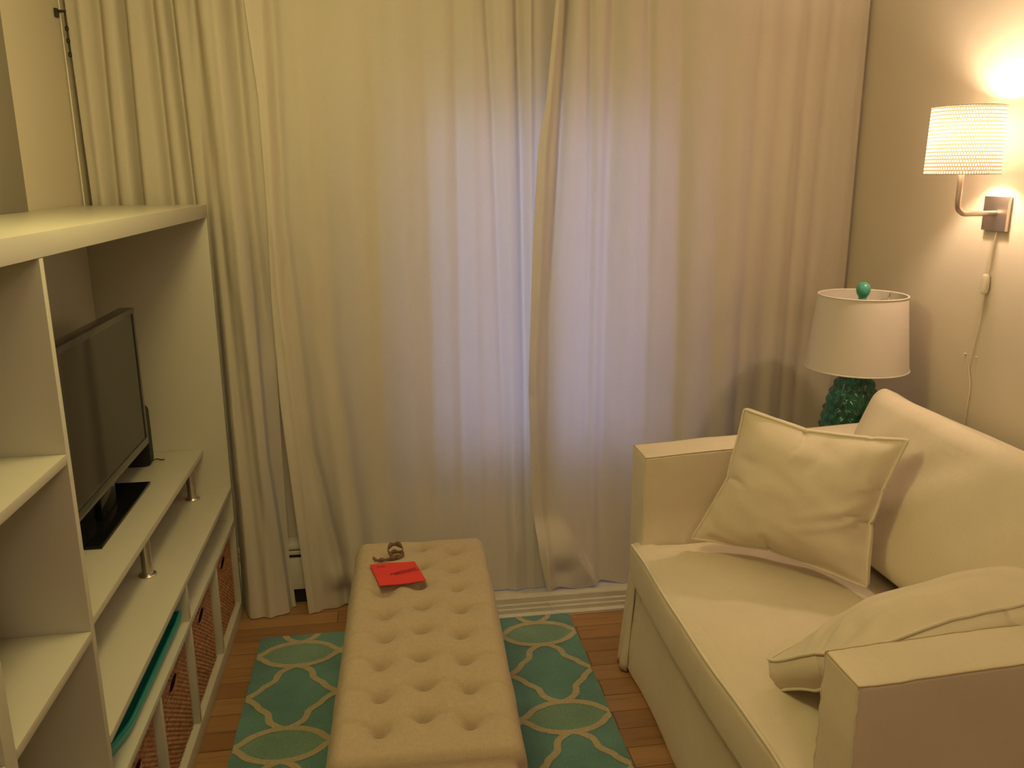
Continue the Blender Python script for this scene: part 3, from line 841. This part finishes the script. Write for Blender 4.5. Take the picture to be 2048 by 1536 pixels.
def pillow_sim(n, g, press, seed, frames=32):
    """inflate two stitched squares of cloth; returns vertices in pillow space (-1..1)"""
    V = []; Fc = []; w = n + 1; o2 = w * w
    for side in (1, -1):
        for j in range(w):
            for i in range(w):
                u = i / n * 2 - 1; v = j / n * 2 - 1; e = min(1 - abs(u), 1 - abs(v))
                V.append((u, v, side * (g / 2 + .02 * min(1, e * 8)) + .02 * noise.noise(Vector((u * 3 + seed, v * 3, side))) * min(1, e * 6)))
    for j in range(n):
        for i in range(n):
            a, b_, c, d = j * w + i, j * w + i + 1, (j + 1) * w + i + 1, (j + 1) * w + i
            Fc.append((a, b_, c, d)); Fc.append((o2 + a, o2 + d, o2 + c, o2 + b_))
    per = [i for i in range(n)] + [j * w + n for j in range(n)] + [n * w + i for i in range(n, 0, -1)] + [j * w for j in range(n, 0, -1)]
    for q in range(len(per)):
        a, b_ = per[q], per[(q + 1) % len(per)]; Fc.append((a, o2 + a, o2 + b_, b_))
    me = bpy.data.meshes.new('t'); me.from_pydata(V, [], Fc); me.update()
    o = bpy.data.objects.new('t', me); S.collection.objects.link(o)
    md = o.modifiers.new('c', 'CLOTH'); s = md.settings
    s.use_pressure = True; s.uniform_pressure_force = press; s.effector_weights.gravity = 0
    s.mass = .3; s.tension_stiffness = 40; s.compression_stiffness = 40; s.shear_stiffness = 10; s.bending_stiffness = .25
    s.air_damping = 4; s.quality = 6
    md.collision_settings.use_collision = False; md.collision_settings.use_self_collision = False
    md.point_cache.frame_start = 1; md.point_cache.frame_end = frames
    for f in range(1, frames + 1): S.frame_set(f)
    ev = o.evaluated_get(bpy.context.evaluated_depsgraph_get()); r = ev.to_mesh()
    P = [v.co.copy() for v in r.vertices]; ev.to_mesh_clear()
    bpy.data.objects.remove(o); bpy.data.meshes.remove(me); S.frame_set(1)
    return P

def pillow(name, quad, T, g, seed, root_kw, n=44, pinch=.05, bend=None, wrinkles=()):
    """quad: TL, TR, BR, BL centre-plane corners; T half thickness; g half gusset"""
    TL, TR, BR, BL = [Vector(q) for q in quad]
    ctr = (TL + TR + BR + BL) / 4
    root = empty(name, ctr, **root_kw)
    nrm = ((TR - TL).cross(BL - TL)).normalized()
    def pt(u, v, side):
        # concave outline between pointed corners
        uu = u * (1 - pinch * (1 - v * v) * abs(u) ** 3); vv = v * (1 - pinch * (1 - u * u) * abs(v) ** 3)
        a, b_ = (uu + 1) / 2, (vv + 1) / 2
        p = (BL * (1 - a) + BR * a) * (1 - b_) + (TL * (1 - a) + TR * a) * b_
        f = max(0, (1 - u * u) * (1 - v * v)) ** .42
        th = g + (T - g) * f
        w_ = .010 * noise.noise(Vector((u * 2.4 + seed, v * 2.4, side * 3))) + .005 * noise.noise(Vector((u * 5 + seed, v * 5, side)))
        # creases radiating from the corners and along the edges
        for (cu, cv) in ((-1, -1), (1, -1), (1, 1), (-1, 1)):
            du, dv = u - cu, v - cv; rr = math.hypot(du, dv); an = math.atan2(dv * cv, -du * cu) if True else 0
            w_ += .005 * math.exp(-((rr - .45) / .3) ** 2) * math.sin(an * 9 + seed + cu * 2 + cv)
        w_ += .004 * math.exp(-((1 - abs(u)) / .22) ** 2) * math.sin(v * 13 + seed) * (1 - v * v)
        w_ += .004 * math.exp(-((1 - abs(v)) / .22) ** 2) * math.sin(u * 12 + seed * 1.7) * (1 - u * u)
        for (au, av, bu, bv, amp, wid) in wrinkles:
            vx, vy = bu - au, bv - av; t = max(0, min(1, ((u - au) * vx + (v - av) * vy) / (vx * vx + vy * vy)))
            d = math.hypot(u - au - vx * t, v - av - vy * t); w_ += amp * math.exp(-(d / wid) ** 2) * math.sin(math.pi * min(1, max(.08, t)))
        p = p + nrm * side * (-1) * 0 + nrm * (side * (th + w_ * f ** .5))
        if bend: p = bend(p, u, v)
        return p
    S_ = [math.sin(math.pi / 2 * (2 * i / n - 1)) * .35 + .65 * (2 * i / n - 1) for i in range(n + 1)]
    V = []; Fc = []; w = n + 1
    try: sim = pillow_sim(n, g / .23 * 2, 14, seed)
    except Exception: sim = None
    if sim and len(sim) == 2 * w * w and max(abs(c) for p in sim for c in p) < 2:
        kz = T / max(p.z for p in sim); k = .58
        for si, side in enumerate((1, -1)):
            for j in range(w):
                for i in range(w):
                    p = sim[si * w * w + j * w + i]; u = i / n * 2 - 1; v = j / n * 2 - 1
                    a, b_ = (lerp(u, p.x / .95, k) + 1) / 2, (lerp(v, p.y / .95, k) + 1) / 2
                    q = (BL * (1 - a) + BR * a) * (1 - b_) + (TL * (1 - a) + TR * a) * b_
                    rim = max(abs(u), abs(v)) ** 12
                    q = q + nrm * lerp(p.z * kz, side * g, rim)
                    w_ = .009 * noise.noise(Vector((u * 2.4 + seed, v * 2.4, side * 3))) + .0045 * noise.noise(Vector((u * 3 + v * 5 + seed, v * 2 - u * 1.2, side * 2))) * (1 - rim)
                    for (au, av, bu, bv, amp, wid) in wrinkles:
                        vx, vy = bu - au, bv - av; t = max(0, min(1, ((u - au) * vx + (v - av) * vy) / (vx * vx + vy * vy)))
                        d = math.hypot(u - au - vx * t, v - av - vy * t); w_ += amp * math.exp(-(d / wid) ** 2) * math.sin(math.pi * min(1, max(.08, t)))
                    q += nrm * side * w_
                    if bend: q = bend(q, u, v)
                    V.append(q)
    else:
        for side in (1, -1):
            for v in S_:
                for u in S_: V.append(pt(u, v, side))
    o2 = w * w
    for j in range(n):
        for i in range(n):
            a, b_, c, d = j * w + i, j * w + i + 1, (j + 1) * w + i + 1, (j + 1) * w + i
            Fc.append((a, b_, c, d)); Fc.append((o2 + a, o2 + d, o2 + c, o2 + b_))
    per = [i for i in range(n)] + [j * w + n for j in range(n)] + [n * w + i for i in range(n, 0, -1)] + [j * w for j in range(n, 0, -1)]
    m = len(per); mids = []
    for a in per:
        mid = (V[a] + V[o2 + a]) / 2; out = (mid - ctr); out = (out - nrm * out.dot(nrm)).normalized()
        mids.append(len(V)); V.append(mid + out * g * .35)
    for q in range(m):
        a, b_ = per[q], per[(q + 1) % m]; ma, mb = mids[q], mids[(q + 1) % m]
        Fc.append((a, ma, mb, b_)); Fc.append((ma, o2 + a, o2 + b_, mb))
    keep(obj('cover', V, Fc, M_sofa, smooth=True), root)
    for off in (0, o2):
        Vt, Ft = tube([V[off + a] for a in per], .0036, 6, closed=True)
        keep(obj('piping', Vt, Ft, M_pip, smooth=True), root)
    return root

# ------------------------------------------------------------------ sofa
so = empty('sofa', (1.2, 1.76, 0), 'cream slipcovered loveseat sofa with low square arms along the right wall', 'sofa')
SX0, SXB = .745, 1.715
FY0, FY1, NY0, NY1 = 2.298, 2.424, 1.124, 1.237   # far / near arm
def spart(name, data, m=M_sofa, sm=True, auto=None):
    V, Fc = data; o = obj(name, V, Fc, m, smooth=sm, auto=auto); keep(o, so); return o
SEAMS = {}
def arm(y0, y1, seed):
    cy = (y0 + y1) / 2; x0 = SX0 - .003; x1 = 1.62; cx = (x0 + x1) / 2
    z0, z1 = .012, .757
    def fn(p, n):
        X = cx + p.x; Z = (z0 + z1) / 2 + p.z
        k = smooth((Z - .5) / .25)
        p = p.copy(); p.z += .046 * (X - x0) * k
        wv = wr(Vector((X, cy + p.y, Z)), 7, .004, seed) + .0015 * noise.noise(Vector((X * 30, Z * 4, seed)))
        if abs(n.y) > .5: p.y += math.copysign(wv, n.y)
        if abs(n.x) > .5: p.x += math.copysign(wv + .0012 * math.sin(Z * 160) * smooth((Z - .4) / .1), n.x)
        if n.z > .5 : p.z += wv * .5
        # slipcover skirt flares out below seat rail
        fl = smooth((.30 - Z) / .30)
        if n.x < -.3: p.x -= .018 * fl
        if abs(n.y) > .3: p.y += math.copysign(.012 * fl + .006 * fl * math.sin(X * 24 + seed), n.y)
        return p
    hx, hy, hz = (x1 - x0) / 2, (y1 - y0) / 2, (z1 - z0) / 2; c_ = Vector((cx, cy, (z0 + z1) / 2)); e = .0022
    L_ = []
    for s_ in (-1, 1):
        L_.append((M_seam, [c_ + fn(Vector((lerp(-hx + e, hx, k / 60), s_ * (hy - e), hz - e)), Vector((0, s_ * .7, .7))) for k in range(61)]))
        L_.append((M_pip, [c_ + fn(Vector((-hx + e, s_ * (hy - e), lerp(hz - e, -.05, k / 60))), Vector((-.7, s_ * .7, 0))) for k in range(61)]))
    L_.append((M_seam, [c_ + fn(Vector((-hx + e, lerp(-hy + e, hy - e, k / 12), hz - e)), Vector((-.7, 0, .7))) for k in range(13)]))
    SEAMS[seed] = L_
    return soft_box(c_, hx, hy, hz, .009, .022, fn)
far = spart('arm', arm(FY0, FY1, 1.0)); near = spart('arm', arm(NY0, NY1, 5.0))
# seams with piping on the arm tops
for o_, sd in ((far, 1.0), (near, 5.0)):
    for m_, pts in SEAMS[sd]:
        V, Fc = tube(pts, .0016, 6); s = obj('seam', V, Fc, m_, smooth=True); s.parent = o_
# corner pleat of the skirt at the far front corner
def pleat(yc, sg):
    V = []; Fc = []; n = 16; m = 14
    for j in range(m + 1):
        t = j / m; z = lerp(.33, .008, t)
        for i in range(n + 1):
            u = i / n
            a = lerp(-.2, 1.2, u)
            y = yc + sg * lerp(-.060, .020 + .012 * t, u)
            x = SX0 - .006 - (.036 * t) * (.55 + .45 * math.sin(u * math.pi * 1.15)) - .010 * t * math.sin(u * 9)
            if u > .9: x += .05 * (u - .9) / .1
            V.append((x, y, z + .006 * math.sin(u * 5) * t))
    w = n + 1
    for j in range(m):
        for i in range(n): Fc.append((j * w + i, j * w + i + 1, (j + 1) * w + i + 1, (j + 1) * w + i))
    o = obj('skirt_pleat', V, Fc, M_sofa, smooth=True); md = o.modifiers.new('t', 'SOLIDIFY'); md.thickness = .003; keep(o, so)
pleat(2.405, 1); pleat(1.127, -1)
# skirt / base
def base_fn(p, n):
    p = p.copy(); Z = .17 + p.z; Y = 1.766 + p.y
    if n.x < -.3: p.x -= .016 * smooth((.28 - Z) / .28) + .004 * math.sin(Y * 11) * smooth((.3 - Z) / .2)
    p.x += wr(Vector((p.x, Y, Z)), 5, .004, 2); return p
spart('skirt', soft_box((1.215, 1.766, .175), .4725, .531, .165, .008, .03, base_fn))
# seat cushion
SCX, SCZ = 1.045, .405
def seat_fn(p, n):
    p = p.copy(); u = p.y / .53; v = p.x / .33
    crown = max(0, 1 - abs(u) ** 2.6) * max(0, 1 - abs(v) ** 3.0)
    if p.z > 0: p.z += .042 * crown * (p.z / .085)
    if n.x < -.3: p.x -= .022 * (1 - u * u) * (1 - (p.z / .1) ** 2 * .6) + .004
    if p.z > 0: p.z += .004 * noise.noise(Vector((p.x * 5, p.y * 5, 1))) + .0025 * noise.noise(Vector((p.x * 14, p.y * 6, 8))) - .012 * smooth((abs(u) - .75) / .25) * smooth((-v - .7) / .3)
    # ears of the T cushion lap in front of the arms
    if v < -.75: p.y += math.copysign(.055 * smooth((-v - .75) / .2) , p.y) * smooth((abs(u) - .8) / .15) * (1 if p.y > 0 else .35)
    # shallow diagonal creases
    for (ax, ay, bx, by, am) in ((-.15, -.1, .05, .02, .004), (.1, .25, .02, .38, .004), (-.22, .32, -.12, .45, .004), (.05, -.18, .18, .12, .006), (-.05, .1, .12, .22, .004), (-.28, -.40, -.18, -.25, .005)):
        vx, vy = bx - ax, by - ay; t = max(0, min(1, ((p.x - ax) * vx + (p.y - ay) * vy) / (vx * vx + vy * vy)))
        d = math.hypot(p.x - ax - vx * t, p.y - ay - vy * t)
        if p.z > .05: p.z -= am * math.exp(-(d / .016) ** 2) * math.sin(math.pi * max(.05, min(.95, t)))
    return p
seat = spart('seat_cushion', soft_box((SCX, 1.766, SCZ), .325, .528, .070, .022, .016, seat_fn))
pp = []
for k in range(41):
    y = lerp(-.50, .50, k / 40); p = seat_fn(Vector((-.325 + .0035, y, .0670)), Vector((-.7, 0, .7)))
    pp.append((SCX + p.x - .001, 1.766 + p.y, SCZ + p.z))
V, Fc = tube(pp, .0044, 8); s = obj('piping', V, Fc, M_pip, smooth=True); s.parent = seat
V, Fc = tube([(1.275, lerp(1.26, 2.28, k / 10), .487) for k in range(11)], .005, 8); s = obj('piping', V, Fc, M_pip, smooth=True); s.parent = seat
# back frame and back cushion
def back_fn(p, n):
    p = p.copy(); p.x += wr(p, 5, .005, 9); return p
spart('back_frame', soft_box((1.635, 1.766, .44), .078, .645, .405, .03, .04, back_fn))
def bc_fn(p, n):
    # local: x thickness, y width, z height; lean afterwards
    q = p.copy(); u = p.y / .565; v = p.z / .25
    q.x += math.copysign(.045, p.x) * max(0, 1 - u * u) ** .6 * max(0, 1 - v * v) ** .6 * smooth(abs(p.x) / .03)
    q.z += .010 * noise.noise(Vector((p.y * 4, p.z * 3, 2))) * (v > 0) - .02 * smooth((abs(u) - .8) / .2) * (p.z > .1) * 0
    q.x += wr(q, 4, .010, 3) + .008 * noise.noise(Vector((q.y * 8 + q.z * 9, q.y * 2 - q.z * 2.5, 4)))
    # pinch towards the side edges, like a feather cushion
    e = smooth((abs(u) - .75) / .25); q.x *= (1 - .55 * e)
    q.z += .012 * e * (1 if p.z > 0 else -1)
    c, s_ = math.cos(math.radians(24)), math.sin(math.radians(24))
    return Vector((q.x * c + q.z * s_, q.y, -q.x * s_ + q.z * c))
spart('back_cushion', soft_box((1.435, 1.785, .705), .075, .575, .225, .05, .024, bc_fn))

# ------------------------------------------------------------------ loose pillows
pillow('throw_pillow', [(1.00, 2.195, .925), (1.325, 1.91, .905), (1.20, 1.83, .535), (.870, 2.215, .525)], .098, .012, 1.3,
       dict(label='square cream pillow standing upright in the far corner of the sofa', cat='pillow', group='loose cream pillows on the sofa'),
       n=52, wrinkles=((-.9, -.75, -.2, -.95, .008, .07), (1, .2, .1, -.25, .006, .06), (.95, -.1, .0, -.45, .005, .05), (.2, .9, .1, .35, -.008, .07), (.55, .85, .65, .35, -.007, .05), (-.9, .35, -.45, .3, -.008, .06)))
def bend2(p, u, v):
    p = p.copy(); p.z -= .03 * max(0, -u - .3) ** 1.5; return p
pillow('throw_pillow', [(.80, 1.52, .535), (1.38, 1.62, .64), (1.40, 1.215, .835), (.80, 1.245, .715)], .088, .034, 4.1,
       dict(label='cream box-edged pillow tipped over the near arm of the sofa', cat='pillow', group='loose cream pillows on the sofa'),
       n=48, pinch=.06, bend=bend2, wrinkles=((-.2, -.98, -.1, -.35, -.010, .05), (.35, -.98, .25, -.5, .010, .06), (-.75, -.6, -.55, .1, -.010, .07), (.7, -.98, .6, -.5, -.008, .05), (-.95, .3, -.4, .5, .008, .08)))

# ------------------------------------------------------------------ table lamp and its side table
LX, LY = 1.552, 2.56
st = empty('side_table', (LX, LY + .02, 0), 'small side table in the corner behind the sofa arm, under the table lamp', 'table')
V, Fc = lathe([(.0005, .485), (.126, .485), (.130, .49), (.130, .505), (.126, .51), (.0005, .51)], LX, LY + .02, 40)
keep(obj('table_top', V, Fc, M_cab, auto=40), st)
for k in range(3):
    a = k * 2.094 + .5
    V, Fc = tube([(LX + .09 * math.cos(a), LY + .02 + .09 * math.sin(a), .4845), (LX + .105 * math.cos(a), LY + .02 + .105 * math.sin(a), .0)], .012, 10)
    keep(obj('leg', V, Fc, M_cab, auto=50), st)
tl = empty('table_lamp', (LX, LY, .5105), 'green knobbly ceramic table lamp with white drum shade behind the sofa, unlit', 'lamp')
prof = [(.0005, .5105), (.05, .511), (.062, .53), (.088, .58), (.098, .64), (.101, .69), (.098, .74), (.090, .79), (.079, .84), (.064, .88), (.050, .915), (.038, .945), (.028, .958), (.0005, .965)]
pr = spline([(r, 0, z) for r, z in prof], 10); prof2 = [(max(.0004, p.x), p.z) for p in pr]
def scales(r, z, th, i):
    if r < .035: return r
    row = z / .030; k = int(row); f = row - k; a = th / (2 * math.pi) * 18 + (k % 2) * .5; g = a - math.floor(a) - .5
    d = math.hypot(g * 1.15, (f - .62) * .9); knob = math.exp(-(d / .20) ** 2)
    petal = max(0, 1 - (abs(g) * 2) ** 2) * f
    return r + .0035 * petal + .0045 * knob - .002 * math.exp(-(abs(g) - .5) ** 2 / .004)
V, Fc = lathe(prof2, LX, LY, 288, scales)
keep(obj('ceramic_base', V, Fc, M_cer, smooth=True), tl)
def shade(cx, cy, r0, z0, r1, z1, th, m, root, n=96, uv=False):
    ring = [(r0, z0), (lerp(r0, r1, .5), (z0 + z1) / 2), (r1, z1)]
    if not uv: ring = ring + [(r1 - th, z1), (r0 - th, z0)]
    V = []; Fc = []; V, Fc = lathe(ring, cx, cy, n)
    if not uv:
        L_ = len(ring) - 1
        for k in range(n): k2 = (k + 1) % n; Fc.append((L_ * n + k, L_ * n + k2, k2, k))
    o = obj('shade', V, Fc, m, auto=40); keep(o, root)
    if uv:
        uvl = o.data.uv_layers.new(name='UVMap')
        for poly in o.data.polygons:
            for li in poly.loop_indices:
                vi = o.data.loops[li].vertex_index; ring_i, k = divmod(vi, n)
                kk = k
                if k == 0 and any(o.data.loops[l].vertex_index % n == n - 1 for l in poly.loop_indices): kk = n
                uvl.data[li].uv = (kk / n, ring_i / 2)
    return o
shade(LX, LY, .164, .944, .139, 1.188, .003, M_shade, tl)
for (rr, zz) in ((.1395, 1.188), (.1645, .944)):
    V, Fc = tube([(LX + rr * math.cos(a), LY + rr * math.sin(a), zz) for a in [2 * math.pi * k / 64 for k in range(64)]], .0024, 6, closed=True)
    keep(obj('shade_ring', V, Fc, M_shade, smooth=True), tl)
sp = []
for a in (.35, .35 + 2.09, .35 + 4.19):
    V, Fc = tube([(LX, LY, 1.164), (LX + .130 * math.cos(a), LY + .130 * math.sin(a), 1.164), (LX + .136 * math.cos(a), LY + .136 * math.sin(a), 1.184)], .0017, 6)
    keep(obj('spider', V, Fc, M_metal, smooth=True), tl)
V, Fc = tube([(LX, LY, .955), (LX, LY, 1.17)], .004, 8); keep(obj('rod', V, Fc, M_metal, smooth=True), tl)
V, Fc = lathe([(.0005, 1.164), (.0125, 1.164), (.0135, 1.174), (.0125, 1.178), (.015, 1.184), (.0195, 1.191), (.0225, 1.202), (.0222, 1.212), (.018, 1.222), (.010, 1.2285), (.0005, 1.2305)], LX, LY, 32)
keep(obj('finial', V, Fc, M_fin, smooth=True), tl)

# ------------------------------------------------------------------ wall sconce
PY = 2.262
sc = empty('wall_sconce', (XR, PY, 1.46), 'lit wall sconce with woven white drum shade and bent nickel arm on the right wall', 'lamp')
box('wall_plate', (XR - .014, XR - .0005, PY - .050, PY + .050, 1.412, 1.510), M_nickel, sc, .0015)
pts = [(XR - .013, PY, 1.462), (1.70, PY, 1.462), (1.665, PY, 1.462), (1.655, PY, 1.466), (1.644, PY, 1.476), (1.640, PY, 1.492), (1.640, PY, 1.53), (1.640, PY, 1.60)]
V, Fc = tube(spline(pts, 6), .0080, 14); keep(obj('arm', V, Fc, M_nickel, smooth=True), sc)
shade(1.640, PY, .099, 1.574, .096, 1.757, .002, M_sshade, sc, uv=True)
for (rr, zz) in ((.0965, 1.757), (.0995, 1.574)):
    V, Fc = tube([(1.640 + rr * math.cos(a), PY + rr * math.sin(a), zz) for a in [2 * math.pi * k / 64 for k in range(64)]], .0016, 6, closed=True)
    keep(obj('shade_ring', V, Fc, M_cordw, smooth=True), sc)
for a in (.6, .6 + 2.09, .6 + 4.19):
    V, Fc = tube([(1.640, PY, 1.585), (1.640 + .098 * math.cos(a), PY + .098 * math.sin(a), 1.578)], .0016, 6); keep(obj('spider', V, Fc, M_metal, smooth=True), sc)
V, Fc = lathe([(.0005, 1.585), (.014, 1.585), (.016, 1.60), (.016, 1.625), (.0005, 1.628)], 1.640, PY, 20); keep(obj('socket', V, Fc, M_cordw, auto=40), sc)
cd = [(XR - .008, PY - .012, 1.412), (XR - .008, PY - .004, 1.36), (XR - .006, PY, 1.31), (XR - .007, PY + .003, 1.283)]
V, Fc = tube(spline(cd, 6), .0017, 6); keep(obj('cord', V, Fc, M_cordw, smooth=True), sc)
cd = [(XR - .007, PY + .006, 1.228), (XR - .006, PY + .014, 1.13), (XR - .006, PY + .030, 1.03), (XR - .006, PY + .034, .99), (XR - .006, PY + .018, .93), (XR - .006, PY + .022, .80), (XR - .006, PY + .02, .5)]
V, Fc = tube(spline(cd, 6), .0017, 6); keep(obj('cord', V, Fc, M_cordw, smooth=True), sc)
def capsule(c, hx, hy, hz):
    V, Fc = soft_box(c, hx, hy, hz, min(hx, hy, hz) * .9, .01, lambda p, n: Vector((p.x, p.y * (1 - .35 * (p.z / hz) ** 2), p.z))); return V, Fc
V, Fc = capsule((XR - .012, PY + .004, 1.255), .010, .013, .030); keep(obj('inline_switch', V, Fc, M_cordw, smooth=True), sc)
for dy in (.042, -.008):
    V, Fc = tube([(XR - .001, PY + .03 + dy - .01, 1.03), (XR - .010, PY + .03 + dy - .01, 1.03)], .003, 8); keep(obj('cord_clip', V, Fc, M_cordw, smooth=True), sc)
